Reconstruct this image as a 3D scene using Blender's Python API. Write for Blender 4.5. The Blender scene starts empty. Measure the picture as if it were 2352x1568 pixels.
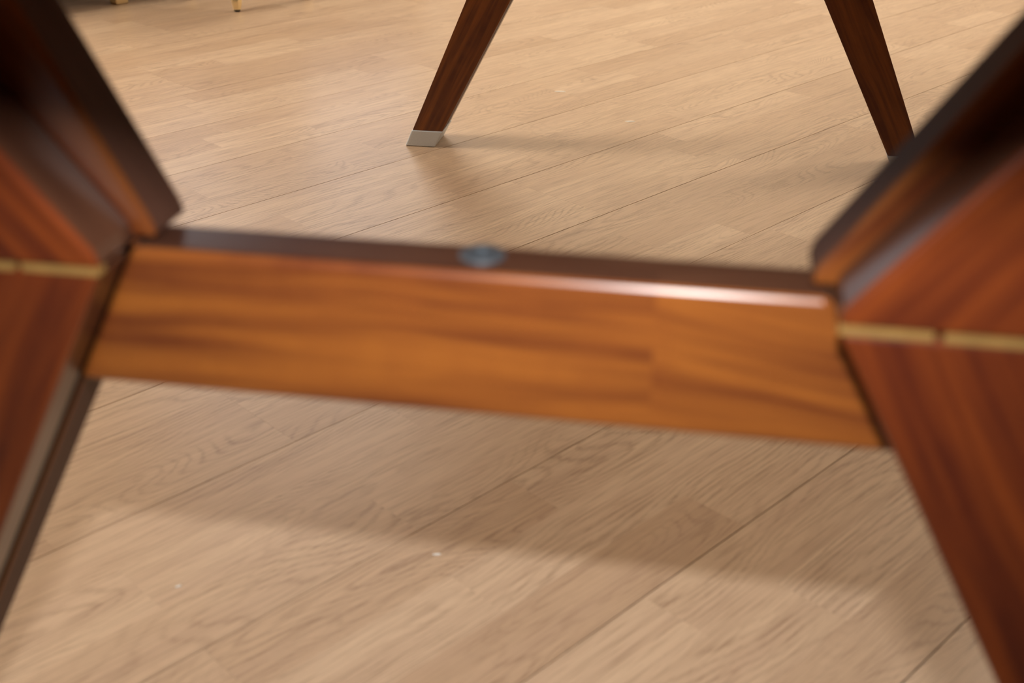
import bpy, bmesh, math, random
from mathutils import Vector, Matrix

random.seed(7)
R = math.radians
S = bpy.context.scene
C = S.collection

# ------------------------------------------------------------------ camera
CAM_H = 0.6123
FPX = 2750.3                      # focal length in pixels of the 2352 px wide frame
PITCH = 0.4746
cam_data = bpy.data.cameras.new('camera')
cam = bpy.data.objects.new('camera', cam_data)
C.objects.link(cam)
cam.location = (0, 0, CAM_H)
cam.rotation_euler = (math.pi / 2 - PITCH, 0, 0)
cam_data.sensor_fit = 'HORIZONTAL'
cam_data.sensor_width = 36.0
cam_data.lens = FPX / 2352 * 36.0
cam_data.clip_start = 0.02
cam_data.dof.use_dof = True
cam_data.dof.focus_distance = 1.75
cam_data.dof.aperture_fstop = 6.2
S.camera = cam

# ------------------------------------------------------------------ view, sky, lights
S.view_settings.view_transform = 'Standard'
S.view_settings.look = 'None'
S.view_settings.exposure = 0.0
S.view_settings.gamma = 1.0
S.view_settings.use_curve_mapping = False

W = bpy.data.worlds.new('sky')
S.world = W
W.use_nodes = True
W.node_tree.nodes['Background'].inputs['Color'].default_value = (0.75, 0.86, 1.0, 1)
W.node_tree.nodes['Background'].inputs['Strength'].default_value = 0.4

TH = 0.7776                       # direction of the floor boards (and the walls)
DU = Vector((math.cos(TH), math.sin(TH), 0))
DV = Vector((-math.sin(TH), math.cos(TH), 0))
def room(u, v, z=0.0): return DU * u + DV * v + Vector((0, 0, z))
U0, U1, V0, V1, ZC = -2.6, 4.2, -2.3, 3.36, 2.6      # the room in board directions

def area(name, loc, aim, sx, sy, power, col):
    l = bpy.data.lights.new(name, 'AREA')
    l.shape = 'RECTANGLE'; l.size = sx; l.size_y = sy
    l.energy = power; l.color = col
    o = bpy.data.objects.new(name, l); C.objects.link(o)
    o.location = loc
    o.rotation_euler = Vector(aim).to_track_quat('-Z', 'Y').to_euler()
    return o
# soft cool daylight coming in through the tall window in the far wall
WIN = [('v', 1.60, 2.95, 0.30, 2.15)]
area('daylight_window', room(2.275, V1 + 0.12, 1.225), -DV, 1.25, 1.75, 6.5, (0.80, 0.88, 1.0))

# the camera's own small flash, sitting above the lens
FL = bpy.data.lights.new('camera_flash', 'AREA')
FL.shape = 'RECTANGLE'; FL.size = 0.035; FL.size_y = 0.015
FL.energy = 2.1; FL.spread = R(98); FL.color = (1.0, 0.985, 0.97)
flash = bpy.data.objects.new('camera_flash', FL); C.objects.link(flash)
flash.location = Vector((0.0, 0.045, CAM_H + 0.105))
flash.rotation_euler = (math.pi / 2 - PITCH, 0, 0)

# ------------------------------------------------------------------ helpers
def link(name, me, mats, parent=None, smooth=False):
    o = bpy.data.objects.new(name, me); C.objects.link(o)
    for m in (mats if isinstance(mats, (list, tuple)) else [mats]):
        if len(me.materials) < 8: me.materials.append(m)
    if parent is not None: o.parent = parent
    if smooth:
        for p in me.polygons: p.use_smooth = True
    return o
def empty(name, loc=(0, 0, 0), rz=0.0):
    o = bpy.data.objects.new(name, None); C.objects.link(o)
    o.location = loc; o.rotation_euler = (0, 0, rz); o.empty_display_size = 0.05
    return o
def tag(o, label=None, cat=None, group=None, kind=None):
    if label: o['label'] = label
    if cat: o['category'] = cat
    if group: o['group'] = group
    if kind: o['kind'] = kind
    return o
def bm_mesh(bm, name):
    bmesh.ops.recalc_face_normals(bm, faces=bm.faces)
    me = bpy.data.meshes.new(name); bm.to_mesh(me); bm.free(); return me
def box_bm(x0, x1, y0, y1, z0, z1, bev=0.0, seg=2):
    bm = bmesh.new()
    vs = [bm.verts.new((x, y, z)) for x in (x0, x1) for y in (y0, y1) for z in (z0, z1)]
    for q in ((0, 1, 3, 2), (4, 6, 7, 5), (0, 4, 5, 1), (2, 3, 7, 6), (0, 2, 6, 4), (1, 5, 7, 3)):
        bm.faces.new([vs[i] for i in q])
    bmesh.ops.recalc_face_normals(bm, faces=bm.faces)
    if bev: bmesh.ops.bevel(bm, geom=bm.edges[:], offset=bev, segments=seg, profile=0.5, affect='EDGES')
    return bm
def grain_uv(bm, axis, cross):
    """u along the grain, v across it, both in metres"""
    uv = bm.loops.layers.uv.get('UVMap') or bm.loops.layers.uv.new('UVMap')
    a, c = Vector(axis).normalized(), Vector(cross).normalized()
    for f in bm.faces:
        for l in f.loops:
            p = l.vert.co
            l[uv].uv = (p.dot(a), p.dot(c) + 0.73 * (p - a * p.dot(a) - c * p.dot(c)).length)
def box(name, dims, mat, parent=None, bev=0.0, axis=None, cross=None, seg=2):
    bm = box_bm(*dims, bev=bev, seg=seg)
    if axis: grain_uv(bm, axis, cross)
    return link(name, bm_mesh(bm, name), mat, parent)
def prism_bm(poly, y0, y1, bev=0.002, seg=2):
    """polygon in (x, z), drawn out along y"""
    bm = bmesh.new()
    a = [bm.verts.new((x, y0, z)) for x, z in poly]
    b = [bm.verts.new((x, y1, z)) for x, z in poly]
    n = len(poly)
    bm.faces.new(a); bm.faces.new(b[::-1])
    for i in range(n): bm.faces.new((a[i], b[i], b[(i + 1) % n], a[(i + 1) % n]))
    bmesh.ops.recalc_face_normals(bm, faces=bm.faces)
    if bev:
        es = [e for e in bm.edges if len(e.link_faces) == 2 and e.calc_face_angle(0) > 0.5]
        bmesh.ops.bevel(bm, geom=es, offset=bev, segments=seg, profile=0.5, affect='EDGES')
    return bm
def lathe_bm(prof, n=24, sides_flat=False):
    """profile of (r, z)"""
    bm = bmesh.new(); rings = []
    for r, z in prof:
        rings.append([bm.verts.new((r * math.cos(2 * math.pi * k / n), r * math.sin(2 * math.pi * k / n), z)) for k in range(n)])
    for a, b in zip(rings, rings[1:]):
        for k in range(n): bm.faces.new((a[k], a[(k + 1) % n], b[(k + 1) % n], b[k]))
    bm.faces.new(rings[0][::-1]); bm.faces.new(rings[-1])
    return bm

# ------------------------------------------------------------------ materials
class NT:
    def __init__(self, name):
        self.m = bpy.data.materials.new(name); self.m.use_nodes = True
        self.t = self.m.node_tree; self.b = self.t.nodes['Principled BSDF']
    def n(self, typ, **kw):
        x = self.t.nodes.new(typ)
        for k, v in kw.items():
            if k.startswith('i_'):
                key = k[2:]
                x.inputs[int(key) if key.isdigit() else key].default_value = v
            else: setattr(x, k, v)
        return x
    def l(self, a, b): self.t.links.new(a, b)
    def math(self, op, a, b=None, c=None, clamp=False):
        x = self.n('ShaderNodeMath', operation=op, use_clamp=clamp)
        for i, q in enumerate((a, b, c)):
            if q is None: continue
            if isinstance(q, (int, float)): x.inputs[i].default_value = q
            else: self.l(q, x.inputs[i])
        return x.outputs[0]
    def mix(self, fac, a, b, blend='MIX'):
        x = self.n('ShaderNodeMix', data_type='RGBA', blend_type=blend)
        for i, q in ((0, fac), (6, a), (7, b)):
            if isinstance(q, (int, float)): x.inputs[i].default_value = q
            elif isinstance(q, tuple): x.inputs[i].default_value = (*q, 1) if len(q) == 3 else q
            else: self.l(q, x.inputs[i])
        return x.outputs[2]
    def vec(self, x, y, z):
        c = self.n('ShaderNodeCombineXYZ')
        for i, q in enumerate((x, y, z)):
            if isinstance(q, (int, float)): c.inputs[i].default_value = q
            else: self.l(q, c.inputs[i])
        return c.outputs[0]
    def noise(self, vec, scale=1.0, detail=2.0, rough=0.5, w=None):
        x = self.n('ShaderNodeTexNoise', noise_dimensions='4D' if w is not None else '3D')
        x.inputs['Scale'].default_value = scale; x.inputs['Detail'].default_value = detail
        x.inputs['Roughness'].default_value = rough
        self.l(vec, x.inputs['Vector'])
        if w is not None: self.l(w, x.inputs['W'])
        return x.outputs[0]
    def ramp(self, fac, lo, hi):
        x = self.n('ShaderNodeMapRange', interpolation_type='SMOOTHSTEP')
        self.l(fac, x.inputs[0]); x.inputs[1].default_value = lo; x.inputs[2].default_value = hi
        return x.outputs[0]
    def set(self, **kw):
        for k, v in kw.items():
            key = k.replace('_', ' ')
            if hasattr(v, 'is_linked') or hasattr(v, 'links'): self.l(v, self.b.inputs[key])
            elif isinstance(v, tuple): self.b.inputs[key].default_value = (*v, 1) if len(v) == 3 else v
            else: self.b.inputs[key].default_value = v

def plain(name, col, rough=0.5, metal=0.0, vary=0.06, scale=30.0, **kw):
    t = NT(name)
    tc = t.n('ShaderNodeTexCoord')
    nz = t.noise(tc.outputs['Object'], scale, 4.0)
    dark = tuple(max(0, c * (1 - 2 * vary)) for c in col)
    t.set(Base_Color=t.mix(nz, dark, tuple(min(1, c * (1 + vary)) for c in col)), Roughness=rough, Metallic=metal)
    for k, v in kw.items(): t.b.inputs[k.replace('_', ' ')].default_value = v
    return t.m

def laminate():
    """oak-print laminate: tone and seed of each strip come from its own attribute"""
    t = NT('oak_laminate')
    uvn = t.n('ShaderNodeUVMap', uv_map='grain')
    sep = t.n('ShaderNodeSeparateXYZ'); t.l(uvn.outputs[0], sep.inputs[0])
    u, v = sep.outputs[0], sep.outputs[1]
    at = t.n('ShaderNodeAttribute', attribute_name='strip')
    sc = t.n('ShaderNodeSeparateColor'); t.l(at.outputs['Color'], sc.inputs[0])
    tone, hue, seed = sc.outputs[0], sc.outputs[1], sc.outputs[2]
    w = t.math('MULTIPLY', seed, 91.0)
    # cathedral figure: contour lines of a field stretched along the board
    fld = t.noise(t.vec(t.math('MULTIPLY', u, 3.2), t.math('MULTIPLY', v, 13.0), 0.0), 1.0, 1.2, 0.45, w)
    amp = t.math('MULTIPLY_ADD', hue, 44.0, 12.0)
    rings = t.math('ADD', t.math('MULTIPLY', fld, amp), t.math('MULTIPLY', v, 120.0))
    jag = t.noise(t.vec(t.math('MULTIPLY', u, 60.0), t.math('MULTIPLY', v, 380.0), 3.0), 1.0, 2.0, 0.6, w)
    rings = t.math('ADD', rings, t.math('MULTIPLY', jag, 0.9))
    tri = t.math('PINGPONG', rings, 0.5)
    line = t.ramp(tri, 0.22, 0.50)
    # fine fibres
    fib = t.noise(t.vec(t.math('MULTIPLY', u, 18.0), t.math('MULTIPLY', v, 480.0), 9.0), 1.0, 2.0, 0.55, w)
    fibd = t.ramp(fib, 0.45, 0.70)
    mids = t.noise(t.vec(t.math('MULTIPLY', u, 3.5), t.math('MULTIPLY', v, 130.0), 11.0), 1.0, 1.0, 0.5, w)
    broad = t.noise(t.vec(t.math('MULTIPLY', u, 4.0), t.math('MULTIPLY', v, 40.0), 5.0), 1.0, 2.0, 0.5, w)
    vis = t.ramp(t.noise(t.vec(t.math('MULTIPLY', u, 2.6), t.math('MULTIPLY', v, 14.0), 7.0), 1.0, 1.0, 0.5, w), 0.36, 0.62)
    base = t.mix(tone, LAM_DARK, LAM_LIGHT)
    base = t.mix(t.math('MULTIPLY', t.ramp(broad, 0.35, 0.75), 0.5), base, LAM_PINK)
    base = t.mix(t.math('MULTIPLY', t.ramp(mids, 0.35, 0.70), 0.16), base, LAM_GRAIN)
    dk = t.math('ADD', t.math('MULTIPLY', t.math('MULTIPLY', line, vis), 0.40), t.math('MULTIPLY', fibd, 0.48), clamp=True)
    col = t.mix(dk, base, LAM_GRAIN)
    t.set(Base_Color=col)
    g = t.n('ShaderNodeNewGeometry')
    wear = t.noise(g.outputs['Position'], 7.0, 4.0, 0.6)
    t.set(Roughness=t.math('MULTIPLY_ADD', wear, 0.05, 0.283))
    t.b.inputs['Specular IOR Level'].default_value = 0.55
    return t.m
LAM_LIGHT = (0.71, 0.54, 0.385)
LAM_DARK = (0.56, 0.395, 0.265)
LAM_PINK = (0.53, 0.37, 0.265)
LAM_GRAIN = (0.31, 0.20, 0.13)
M_LAM = laminate()

def mahogany(name, light, mid, dark, fine=1.0, rough=0.30, spec=0.42, coat=0.12):
    t = NT(name)
    uvn = t.n('ShaderNodeUVMap', uv_map='UVMap')
    sep = t.n('ShaderNodeSeparateXYZ'); t.l(uvn.outputs[0], sep.inputs[0])
    oi = t.n('ShaderNodeObjectInfo')
    w = t.math('MULTIPLY', oi.outputs['Random'], 40.0)
    u, v = sep.outputs[0], sep.outputs[1]
    wob = t.noise(t.vec(t.math('MULTIPLY', u, 9.0), t.math('MULTIPLY', v, 14.0), 0), 1.0, 1.0, 0.5, w)
    vv = t.math('MULTIPLY_ADD', wob, 0.012, v)
    band = t.noise(t.vec(t.math('MULTIPLY', u, 5.5), t.math('MULTIPLY', vv, 110.0), 2.0), 1.0, 2.5, 0.55, w)
    fine_ = t.noise(t.vec(t.math('MULTIPLY', u, 40.0), t.math('MULTIPLY', vv, 900.0), 4.0), 1.0, 2.0, 0.6, w)
    cross = t.noise(t.vec(t.math('MULTIPLY', u, 55.0), t.math('MULTIPLY', v, 20.0), 6.0), 1.0, 1.0, 0.5, w)
    f1 = t.ramp(band, 0.34, 0.66)
    col = t.mix(f1, dark, light)
    col = t.mix(t.math('MULTIPLY', t.ramp(cross, 0.35, 0.7), 0.35), col, mid)
    col = t.mix(t.math('MULTIPLY', t.ramp(fine_, 0.5, 0.75), 0.3 * fine), col, dark)
    t.set(Base_Color=col, Roughness=rough)
    t.b.inputs['Specular IOR Level'].default_value = spec
    t.b.inputs['Coat Weight'].default_value = coat
    t.b.inputs['Coat Roughness'].default_value = 0.2
    return t.m
M_WOOD = mahogany('mahogany_lacquer', (0.25, 0.078, 0.0135), (0.19, 0.053, 0.011), (0.105, 0.025, 0.0075))
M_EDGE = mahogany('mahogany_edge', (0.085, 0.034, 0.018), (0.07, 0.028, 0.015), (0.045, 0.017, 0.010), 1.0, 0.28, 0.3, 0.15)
M_LEG = mahogany('mahogany_leg_veneer', (0.165, 0.034, 0.0065), (0.105, 0.019, 0.005), (0.06, 0.010, 0.0045))
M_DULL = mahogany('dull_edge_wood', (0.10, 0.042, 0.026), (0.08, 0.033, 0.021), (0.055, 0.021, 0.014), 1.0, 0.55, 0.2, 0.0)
M_PANEL = mahogany('dark_wall_panelling', (0.10, 0.05, 0.025), (0.08, 0.04, 0.02), (0.05, 0.024, 0.014))
M_GROOVE = plain('groove_shade_black', (0.003, 0.002, 0.002), 0.9, Specular_IOR_Level=0.05)  # black that stands in for the shade inside the gap
M_INLAY = plain('pale_inlay', (0.26, 0.15, 0.045), 0.4, 0.0, 0.15, 120)
M_CHROME = plain('satin_chrome', (0.76, 0.86, 1.0), 0.4, 0.1, 0.04, 400)
M_STEEL = plain('blued_steel', (0.13, 0.15, 0.17), 0.45, 0.7, 0.1, 300)
M_BRASS = plain('polished_brass', (0.95, 0.80, 0.48), 0.28, 0.75, 0.05, 200)
M_BLACK = plain('black_lacquer', (0.012, 0.012, 0.014), 0.25)
M_RUBBER = plain('dark_glide', (0.03, 0.028, 0.025), 0.6)
M_WALL = plain('warm_white_plaster', (0.80, 0.75, 0.67), 0.85, 0.0, 0.02, 12)
M_CEIL = plain('white_ceiling', (0.83, 0.80, 0.76), 0.9, 0.0, 0.01, 12)
M_TRIM = plain('white_painted_wood', (0.78, 0.76, 0.72), 0.4, 0.0, 0.02, 40)
M_CORE = plain('fibreboard_core', (0.10, 0.065, 0.04), 0.9)
M_SUB = plain('subfloor', (0.05, 0.045, 0.04), 0.95)
M_CAB = mahogany('walnut_cabinet', (0.16, 0.075, 0.035), (0.12, 0.055, 0.028), (0.06, 0.028, 0.016))
M_LINT = plain('white_lint', (0.82, 0.80, 0.76), 0.8)
M_FABRIC = plain('charcoal_upholstery', (0.05, 0.05, 0.055), 0.95, 0.0, 0.2, 300)
gl = NT('window_glass')
tr = gl.n('ShaderNodeBsdfTransparent'); gs = gl.n('ShaderNodeBsdfGlossy'); gs.inputs['Roughness'].default_value = 0.02
mxs = gl.n('ShaderNodeMixShader'); mxs.inputs[0].default_value = 0.06
gl.l(tr.outputs[0], mxs.inputs[1]); gl.l(gs.outputs[0], mxs.inputs[2])
gl.l(mxs.outputs[0], gl.t.nodes['Material Output'].inputs['Surface'])
M_GLASS = gl.m

# ------------------------------------------------------------------ the room shell
def room_box(name, u0, u1, v0, v1, z0, z1, mat, parent=None, bev=0.0):
    bm = box_bm(u0, u1, v0, v1, z0, z1, bev)
    o = link(name, bm_mesh(bm, name), mat, parent)
    if parent is None: o.rotation_euler = (0, 0, TH)
    return o
def wall_with_holes(name, axis, w0, w1, at, thick, holes, mat=None):
    """a wall along 'axis' made of blocks around rectangular holes (a, b, z0, z1)"""
    bm = bmesh.new()
    def add(a, b, z0, z1):
        if b - a < 1e-4 or z1 - z0 < 1e-4: return
        t = box_bm(a, b, at, at + thick, z0, z1) if axis == 'u' else box_bm(at, at + thick, a, b, z0, z1)
        me = bpy.data.meshes.new('t'); t.to_mesh(me); t.free(); bm.from_mesh(me); bpy.data.meshes.remove(me)
    x = w0
    for a, b, z0, z1 in sorted(holes):
        add(x, a, 0, ZC); add(a, b, 0, z0); add(a, b, z1, ZC); x = b
    add(x, w1, 0, ZC)
    o = link(name, bm_mesh(bm, name), mat or M_WALL); o.rotation_euler = (0, 0, TH)
    return tag(o, kind='structure')
T = 0.16
wall_with_holes('wall_back', 'u', U0 - T, U1 + T, V1, T, [(1.60, 2.95, 0.30, 2.15)])
wall_with_holes('wall_left', 'v', V0, V1, U0 - T, T, [], M_PANEL)
wall_with_holes('wall_right', 'v', V0, V1, U1, T, [])
wall_with_holes('wall_front', 'u', U0 - T, U1 + T, V0 - T, T, [], M_PANEL)
tag(room_box('ceiling', U0 - T, U1 + T, V0 - T, V1 + T, ZC, ZC + 0.1, M_CEIL), kind='structure')
for nm, d in (('baseboard_back', (U0, U1, V1 - 0.014, V1, 0.0005, 0.08)), ('baseboard_right', (U1 - 0.014, U1, V0 + 0.015, V1 - 0.015, 0.0005, 0.08)),
              ('baseboard_left', (U0, U0 + 0.014, V0 + 0.015, V1 - 0.015, 0.0005, 0.08)), ('baseboard_front', (U0, U1, V0, V0 + 0.014, 0.0005, 0.08))):
    tag(room_box(nm, *d, M_PANEL), kind='structure')
for i, (ax, a, b, z0, z1) in enumerate(WIN):
    r = empty('window_%d' % (i + 1), (0, 0, 0), TH); tag(r, kind='structure')
    at = V1 + 0.06 if ax == 'v' else U0 - 0.10
    def bar(nm, p0, p1, q0, q1, th=0.04, mat=M_TRIM):
        d = (p0, p1, at, at + th, q0, q1) if ax == 'v' else (at, at + th, p0, p1, q0, q1)
        return room_box(nm, *d, mat, r)
    fw = 0.05; mid = (a + b) / 2
    bar('frame_stile', a, a + fw, z0, z1); bar('frame_stile', b - fw, b, z0, z1); bar('frame_stile', mid - fw / 2, mid + fw / 2, z0, z1)
    for p0, p1 in ((a + fw, mid - fw / 2), (mid + fw / 2, b - fw)):
        bar('frame_rail', p0, p1, z0, z0 + fw); bar('frame_rail', p0, p1, z1 - fw, z1)
        d_at = at; at = d_at + 0.018
        bar('pane', p0, p1, z0 + fw, z1 - fw, 0.004, M_GLASS); at = d_at

# ------------------------------------------------------------------ laminate floor
PW = 0.1920                       # board width, three printed strips each
OFF = 0.1263 * CAM_H
floor = room_box('floor', U0 - T, U1 + T, V0 - T, V1 + T, -0.06, -0.0082, M_SUB)
tag(floor, kind='structure')
# joints read off the photograph: board row -> board ends, (row, strip) -> strip ends
BOARD_END = {5: 1.205, 4: 0.54, 1: 1.62, 2: 1.60, 3: 1.12, 6: 0.12, 7: 1.62, 8: 0.75, 9: 2.05, 0: 1.45}
STRIP_END = {(1, 1): [0.69, 0.985, 1.33], (5, 1): [0.80, 1.50], (6, 1): [0.877, 1.31, 0.52], (2, 0): [0.735, 1.12], (2, 1): [0.509, 0.93, 1.30],
             (9, 1): [1.07, 1.45], (2, 2): [0.64, 1.05], (1, 0): [0.55, 0.95], (1, 2): [0.60, 0.97, 1.30], (4, 1): [0.83, 1.16], (3, 1): [0.74]}
STRIP_TONE = {(1, 1, 0.69): (0.98, 0.05), (5, 1, 0.80): (0.95, 0.1), (6, 1, 0.877): (0.85, 0.1), (6, 1, 0.52): (0.25, 0.8), (2, 0, 0.32): (0.08, 0.75),
              (2, 1, 0.509): (0.8, 0.1), (2, 1, 0.93): (0.55, 0.3), (9, 1, 1.07): (0.95, 0.05), (2, 0, 0.735): (0.6, 0.2), (1, 1, 0.34): (0.6, 0.1)}

sP, cP = math.sin(PITCH), math.cos(PITCH)
def project(p):
    q = Vector(p) - Vector((0, 0, CAM_H))
    dz = q.y * cP - q.z * sP
    if dz < 0.05: return None
    return 1176 + FPX * q.x / dz, 784 - FPX * (q.y * sP + q.z * cP) / dz
def in_frame(u0, u1, v0, v1):
    pts = [project(room(a, b)) for a in (u0, (u0 + u1) / 2, u1) for b in (v0, v1)]
    if any(p is None for p in pts): return False
    xs = [p[0] for p in pts]; ys = [p[1] for p in pts]
    return max(xs) > -20 and min(xs) < 2372 and max(ys) > -20 and min(ys) < 1588

def strip_geo(bm, u0, u1, v0, v1, z0, z1, rnd, us):
    uv = bm.loops.layers.uv.get('grain') or bm.loops.layers.uv.new('grain')
    cl = bm.loops.layers.float_color.get('strip') or bm.loops.layers.float_color.new('strip')
    p = [bm.verts.new(room(a, b, z)) for z in (z0, z1) for a, b in ((u0, v0), (u1, v0), (u1, v1), (u0, v1))]
    for q in ((3, 2, 1, 0), (4, 5, 6, 7), (0, 1, 5, 4), (1, 2, 6, 5), (2, 3, 7, 6), (3, 0, 4, 7)):
        f = bm.faces.new([p[i] for i in q])
        for l in f.loops:
            c = l.vert.co
            l[uv].uv = (c.dot(DU) + us, c.dot(DV) + us)
            l[cl] = (*rnd, 1.0)
rest = bmesh.new()
CORE_TOP = -0.0016
for i in range(math.ceil((V0 - OFF) / PW) - 1, math.ceil((V1 - OFF) / PW)):
    v0, v1 = max(OFF + i * PW, V0), min(OFF + (i + 1) * PW, V1)
    if v1 - v0 < 0.01: continue
    g0 = random.uniform(0.00015, 0.0005); g1 = random.uniform(0.00015, 0.0005)
    if 0 <= i <= 7: g0 = g1 = (0.0005, 0.0006, 0.00055, 0.0003, 0.0005, 0.0007, 0.0005, 0.0006)[i]
    end = BOARD_END.get(i, random.uniform(0, 1.28))
    us = end - 1.28 * math.ceil((end - U0) / 1.28)
    while us < U1:
        ue = us + 1.28
        a, b = max(us, U0), min(ue, U1)
        strips = []
        for k in range(3):
            s0 = v0 + (v1 - v0) * k / 3; s1 = v0 + (v1 - v0) * (k + 1) / 3
            cuts = [c for c in STRIP_END.get((i, k), []) if a + 0.08 < c < b - 0.08]
            x = a + random.uniform(0.12, 0.42)
            while x < b - 0.12:
                if all(abs(x - c) > 0.2 for c in cuts): cuts.append(x)
                x += random.uniform(0.28, 0.46)
            cuts = sorted(cuts); eds = [a] + cuts + [b]
            for e0, e1 in zip(eds, eds[1:]):
                rnd = (random.betavariate(2, 1.6), random.betavariate(1.3, 2.0), random.random())
                for (ri, rk, rc), tn in STRIP_TONE.items():
                    if (ri, rk) == (i, k) and abs(e0 - rc) < 1e-3: rnd = (tn[0], tn[1], rnd[2])
                strips.append((e0 + (0.00006 if e0 == a else 0), e1 - (0.00006 if e1 == b else 0),
                               s0 + (g0 if k == 0 else 0), s1 - (g1 if k == 2 else 0), rnd))
        vis = [s for s in strips if in_frame(*s[:4])]
        board = None
        if vis:
            bm = bmesh.new()
            strip_geo(bm, a + 0.0003, b - 0.0003, v0 + g0, v1 - g1, -0.008, CORE_TOP, (0.5, 0.5, 0.5), 0)
            board = link('floor_board', bm_mesh(bm, 'floor_board'), M_CORE, floor)
        for s in strips:
            sh = s[4][2] * 17.0
            if board and s in vis:
                bm = bmesh.new(); strip_geo(bm, *s[:4], CORE_TOP, 0.0, s[4], sh)
                link('strip', bm_mesh(bm, 'strip'), M_LAM, board)
            else:
                strip_geo(rest, *s[:4], -0.008 if not board else CORE_TOP, 0.0, s[4], sh)
        us = ue
ro = link('floor_board_field', bm_mesh(rest, 'floor_board_field'), M_LAM, floor)
ro['kind'] = 'stuff'
# boards were built in world coordinates: undo the turn of the floor slab they hang on
for o in list(floor.children): o.matrix_parent_inverse = Matrix.Rotation(-TH, 4, 'Z')

# ------------------------------------------------------------------ the table on two X-shaped trestles
PHI = -0.1771
TN = Vector((math.cos(PHI), math.sin(PHI), 0)); TM = Vector((-math.sin(PHI), math.cos(PHI), 0))
TORG = Vector((-0.0302 * CAM_H, 0.70 * CAM_H, 0))   # below the middle of the near stretcher's outer face
table = empty('trestle_table', TORG, PHI)
tag(table, 'dark reddish mahogany trestle table with kinked legs, chrome foot caps and pale inlay lines', 'table')

A0, KL = 0.3641, 0.530            # half gap between the legs: A0 - KL * z
ZK = 0.4225                       # height of the kink and of the stretcher's top
ZB = 0.3571                       # underside of the stretcher
LEN = 2.3125 * CAM_H
FRONT, MIDY, BACKY = -0.0258, 0.0080, 0.0400
LEGY = 0.0005                     # back of the front board below the stretcher
ZTOP = 0.652                      # underside of the table top
KU = 0.78                         # outward lean of the upper arms
CAPZ = 0.027
hw = lambda z: A0 - KL * z
wid = lambda z: 0.047 + 0.089 * z
hk = hw(ZK)

def leg_poly(z0, z1, e=0.0):
    return [(hw(z0) - e, z0), (hw(z1) - e, z1), (hw(z1) + wid(z1), z1), (hw(z0) + wid(z0), z0)]
def arm_poly(e=0.0, c=0.0):
    """e: how far the inner edge stands proud, c: how much more so per metre of height"""
    zt = ZTOP
    return [(hk - e, ZK + 0.0012), (hk - e + 0.002, ZK + 0.008), (hk + (KU - c) * (zt - ZK) - e, zt), (hk + KU * (zt - ZK) + 0.075, zt), (hk + wid(ZK), ZK + 0.0012)]
def mirror(poly, sg): return [(sg * x, z) for x, z in poly]

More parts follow.
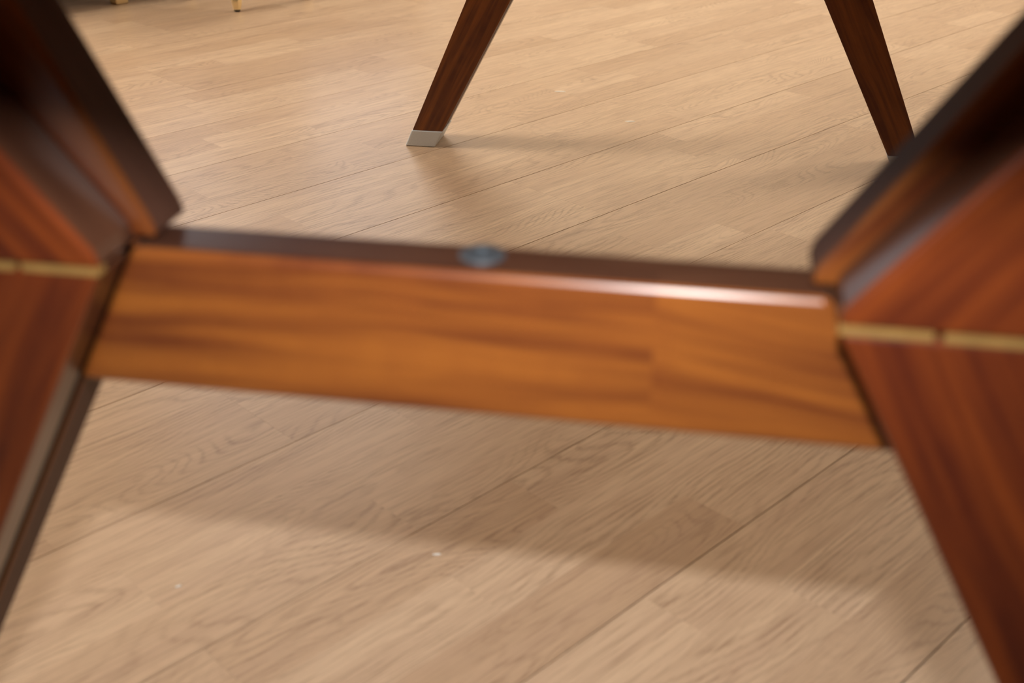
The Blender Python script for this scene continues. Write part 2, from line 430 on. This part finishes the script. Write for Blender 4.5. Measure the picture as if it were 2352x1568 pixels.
def trestle(base_y, flip):
    """flip: the far trestle is the near one turned round"""
    ys = (lambda y: base_y + y) if not flip else (lambda y: base_y - y)
    def pr(name, poly, y0, y1, mat, parent, axis, bev=0.002, seg=2, edge=None, turn=None):
        a, b = sorted((ys(y0), ys(y1)))
        bm = prism_bm(poly, a, b, bev, seg)
        ax = Vector((axis[0], 0, axis[1])).normalized()
        if turn is not None: bmesh.ops.bisect_plane(bm, geom=bm.verts[:] + bm.edges[:] + bm.faces[:], plane_co=(turn, 0, 0), plane_no=(1, 0, 0))
        grain_uv(bm, ax, Vector((ax.z, 0, -ax.x)))
        if turn is not None:       # two leaves of veneer meet here
            uv = bm.loops.layers.uv.get('UVMap')
            for f in bm.faces:
                if f.calc_center_median().x > turn:
                    for l in f.loops:
                        q = l[uv].uv.copy(); l[uv].uv = (q.x + 0.31, q.y * 1.0 - 0.16 * q.x + 0.013)
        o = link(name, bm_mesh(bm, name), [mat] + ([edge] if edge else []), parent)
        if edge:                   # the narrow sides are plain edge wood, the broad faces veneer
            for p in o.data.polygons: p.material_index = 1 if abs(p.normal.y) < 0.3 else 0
        return o
    for sg in (-1, 1):
        lo = (sg * KL, -1.0); up = (sg * KU, 1.0)
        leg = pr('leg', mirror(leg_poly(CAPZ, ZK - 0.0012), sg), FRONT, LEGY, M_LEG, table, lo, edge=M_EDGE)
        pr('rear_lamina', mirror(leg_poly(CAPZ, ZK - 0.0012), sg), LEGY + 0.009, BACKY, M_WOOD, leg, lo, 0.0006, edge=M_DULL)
        pr('groove_shade', mirror(leg_poly(CAPZ, ZK - 0.003, -0.0008), sg), LEGY - 0.001, LEGY + 0.010, M_GROOVE, leg, lo, 0)  # almost flush black filler, the gap's shade put into its colour
        # pale line across the joint, in two pieces that do not quite meet
        wk = wid(ZK)
        for x0, x1, dz in ((0.0005, 0.033, 0.0), (0.0365, wk - 0.0005, -0.0003)):
            pr('inlay', mirror([(hk + x0, ZK - 0.0016 + dz), (hk + x0, ZK + 0.0016 + dz), (hk + x1, ZK + 0.0016 + dz), (hk + x1, ZK - 0.0016 + dz)], sg),
               FRONT - 0.0003, FRONT + 0.006, M_INLAY, leg, (1, 0), 0)
        z0, z1 = 0.0005, CAPZ
        cap = pr('foot_cap', mirror([(hw(z0) - 0.0012, z0), (hw(z1) - 0.0012, z1), (hw(z1) + wid(z1) + 0.0012, z1), (hw(z0) + wid(z0) + 0.0012, z0)], sg),
                 FRONT - 0.0012, BACKY + 0.0012, M_CHROME, leg, (0, 1), 0.0015)
        cap['label'] = 'satin chrome foot cap'
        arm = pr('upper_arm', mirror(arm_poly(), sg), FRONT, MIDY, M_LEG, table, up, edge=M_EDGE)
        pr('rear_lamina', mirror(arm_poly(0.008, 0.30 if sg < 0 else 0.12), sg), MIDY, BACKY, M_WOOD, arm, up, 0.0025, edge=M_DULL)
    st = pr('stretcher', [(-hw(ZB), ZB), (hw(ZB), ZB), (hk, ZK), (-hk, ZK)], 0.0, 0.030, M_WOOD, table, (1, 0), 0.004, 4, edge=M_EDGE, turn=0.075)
    bm = lathe_bm([(0.0095, -0.004), (0.0095, 0.0006), (0.0085, 0.0014), (0.0045, 0.0016), (0.0045, 0.0002), (0.0005, 0.0002)], 24)
    b = link('bolt_head', bm_mesh(bm, 'bolt_head'), M_STEEL, st)
    b.location = (0.0035, ys(0.0175), ZK); b['label'] = 'blue-grey steel bolt head'
trestle(0.0, False)
trestle(LEN + BACKY, True)
TY0, TY1 = -0.285, LEN + BACKY + 0.285
bm = box_bm(-0.405, 0.405, TY0, TY1, ZTOP + 0.001, ZTOP + 0.026, 0.004, 3); grain_uv(bm, (0, 1, 0), (1, 0, 0))
link('table_top', bm_mesh(bm, 'table_top'), M_WOOD, table)
for sg in (-1, 1):
    bm = box_bm(sg * 0.30 - 0.011, sg * 0.30 + 0.011, 0.05, LEN, ZTOP - 0.06, ZTOP + 0.0005, 0.002); grain_uv(bm, (0, 1, 0), (0, 0, 1))
    link('apron', bm_mesh(bm, 'apron'), M_WOOD, table)

# ------------------------------------------------------------------ brass-footed furniture at the back
def cabinet():
    # its near corner leg is the wide brass foot at the top left
    foot = Vector((-0.975, 3.03, 0)); fu, fv = foot.dot(DU), foot.dot(DV)
    w, d, h, lh = 1.95, 0.44, 0.36, 0.150
    c = empty('low_console', room(fu - w / 2, fv - 0.02), TH)
    tag(c, 'long low console standing on square brass legs at the top left', 'cabinet')
    box('body', (0, w, 0, d, lh, h), M_CAB, c, 0.003, (1, 0, 0), (0, 0, 1))
    for k in range(2):
        x0 = 0.02 + k * (w - 0.04) / 2
        dr = box('door', (x0, x0 + (w - 0.05) / 2, -0.016, 0.001, lh + 0.02, h - 0.02), M_CAB, c, 0.002, (0, 0, 1), (1, 0, 0))
        kx = x0 + ((w - 0.05) / 2 - 0.05 if k == 0 else 0.05)
        box('handle', (kx - 0.006, kx + 0.006, -0.032, -0.0155, lh + 0.05, lh + 0.15), M_BRASS, dr, 0.002)
    for x in (0.03, w / 2, w - 0.03):
        for y in (0.02, d - 0.03):
            bm = box_bm(x - 0.017, x + 0.017, y - 0.017, y + 0.017, 0.0, lh + 0.001, 0.004, 3)
            for vtx in bm.verts:
                if vtx.co.z > 0.1: vtx.co.x += (vtx.co.x - x) * 0.25; vtx.co.y += (vtx.co.y - y) * 0.25
            link('leg', bm_mesh(bm, 'leg'), M_BRASS, c)
cabinet()

def stool():
    p = Vector((-0.662, 2.93, 0))
    # the seen leg is the front one of four splayed thin legs
    c = empty('low_stool', p + Vector((0, 0.15, 0)), 0)
    tag(c, 'slim black-legged stool with faceted brass tips in front of the low console', 'stool')
    sh = 0.43
    bm = lathe_bm([(0.12, sh), (0.135, sh + 0.006), (0.14, sh + 0.03), (0.13, sh + 0.055), (0.09, sh + 0.066), (0.01, sh + 0.068)], 40)
    link('seat', bm_mesh(bm, 'seat'), M_FABRIC, c, True)
    bm = lathe_bm([(0.11, sh - 0.02), (0.115, sh - 0.018), (0.115, sh + 0.001), (0.01, sh + 0.001)], 40)
    link('seat_rim', bm_mesh(bm, 'seat_rim'), M_BLACK, c, True)
    for k in range(4):
        a = -math.pi / 2 + k * math.pi / 2
        foot = Vector((math.cos(a) * 0.15, math.sin(a) * 0.15, 0)); top = Vector((math.cos(a) * 0.09, math.sin(a) * 0.09, sh - 0.01))
        d = (top - foot).normalized()
        q = Vector((0, 0, 1)).rotation_difference(d).to_matrix().to_4x4()
        ln = (top - foot).length
        def along(name, prof, n, mat, par):
            bm = lathe_bm(prof, n); bm.transform(Matrix.Translation(foot) @ q)
            return link(name, bm_mesh(bm, name), mat, par)
        leg = along('leg', [(0.0092, 0.026), (0.0125, ln)], 8, M_BLACK, c)
        along('brass_tip', [(0.0082, 0.0045), (0.0092, 0.0055), (0.0125, 0.024), (0.0125, 0.028), (0.0093, 0.029)], 6, M_BRASS, leg)['label'] = 'faceted polished brass tip'
        along('glide', [(0.0070, 0.0015), (0.0078, 0.0028), (0.0078, 0.0048)], 12, M_RUBBER, leg)
stool()

# ------------------------------------------------------------------ warm ceiling lamps: left one inferred, right and far ones added as fill
M_OPAL = NT('opal_lamp_glass'); M_OPAL.set(Base_Color=(0.9, 0.85, 0.75), Roughness=0.4, Emission_Color=(1.0, 0.86, 0.66), Emission_Strength=2.0); M_OPAL = M_OPAL.m
def ceiling_lamp(x, y, power, label):
    c = empty('ceiling_lamp', (x, y, ZC)); tag(c, label, 'lamp', 'large round ceiling lamps')
    bm = lathe_bm([(0.01, -0.12), (0.42, -0.12), (0.49, -0.10), (0.52, -0.06), (0.52, -0.02)], 40)
    link('diffuser', bm_mesh(bm, 'diffuser'), M_OPAL, c, True)
    bm = lathe_bm([(0.535, -0.035), (0.54, -0.03), (0.54, -0.0005), (0.01, -0.0005)], 40)
    link('rim', bm_mesh(bm, 'rim'), M_BRASS, c, False)
    l = bpy.data.lights.new('lamp_light', 'AREA'); l.shape = 'DISK'; l.size = 0.95; l.energy = power; l.color = (1.0, 0.87, 0.70)
    o = bpy.data.objects.new('lamp_light', l); C.objects.link(o); o.parent = c; o.location = (0, 0, -0.13)
ceiling_lamp(-2.2, 1.9, 57, 'round opal ceiling lamp over the floor left of the table')
ceiling_lamp(2.1, 2.8, 25, 'added opal fill lamp over the floor right of the table')  # unseen lamp added to even out the room light

ceiling_lamp(0.1, 4.2, 29, 'added opal fill lamp over the floor beyond the far end of the table')  # unseen lamp added to brighten the floor under the table

# ------------------------------------------------------------------ specks on the floor
def speck(name, px, py, w, h, ang, label):
    u = (px - 1176) / FPX; v = (784 - py) / FPX
    d = Vector((u, cP + v * sP, -sP + v * cP)); k = -CAM_H / d.z
    bm = bmesh.new(); n = 9
    ring = [(math.cos(2 * math.pi * i / n) * w * random.uniform(0.7, 1.1), math.sin(2 * math.pi * i / n) * h * random.uniform(0.6, 1.1)) for i in range(n)]
    lo = [bm.verts.new((x, y, 0.0)) for x, y in ring]; hi = [bm.verts.new((x * 0.8, y * 0.8, 0.0006)) for x, y in ring]
    bm.faces.new(lo[::-1]); bm.faces.new(hi)
    for i in range(n): bm.faces.new((lo[i], lo[(i + 1) % n], hi[(i + 1) % n], hi[i]))
    o = link(name, bm_mesh(bm, name), M_LINT); o.location = (d.x * k, d.y * k, 0.0001); o.rotation_euler = (0, 0, ang)
    tag(o, label, 'lint', 'specks of lint on the floor')
speck('lint_speck', 1003, 1273, 0.0042, 0.0016, 0.1, 'small white lint speck just in front of the stretcher shadow')
speck('lint_speck', 1287, 210, 0.012, 0.0045, 0.0, 'pale lint speck on the floor right of the far left leg')
speck('lint_speck', 1448, 279, 0.010, 0.004, 0.0, 'pale lint speck on the floor midway between the two far legs')
speck('lint_speck', 410, 1346, 0.003, 0.0014, 0.5, 'tiny white lint speck on the lower left floor')
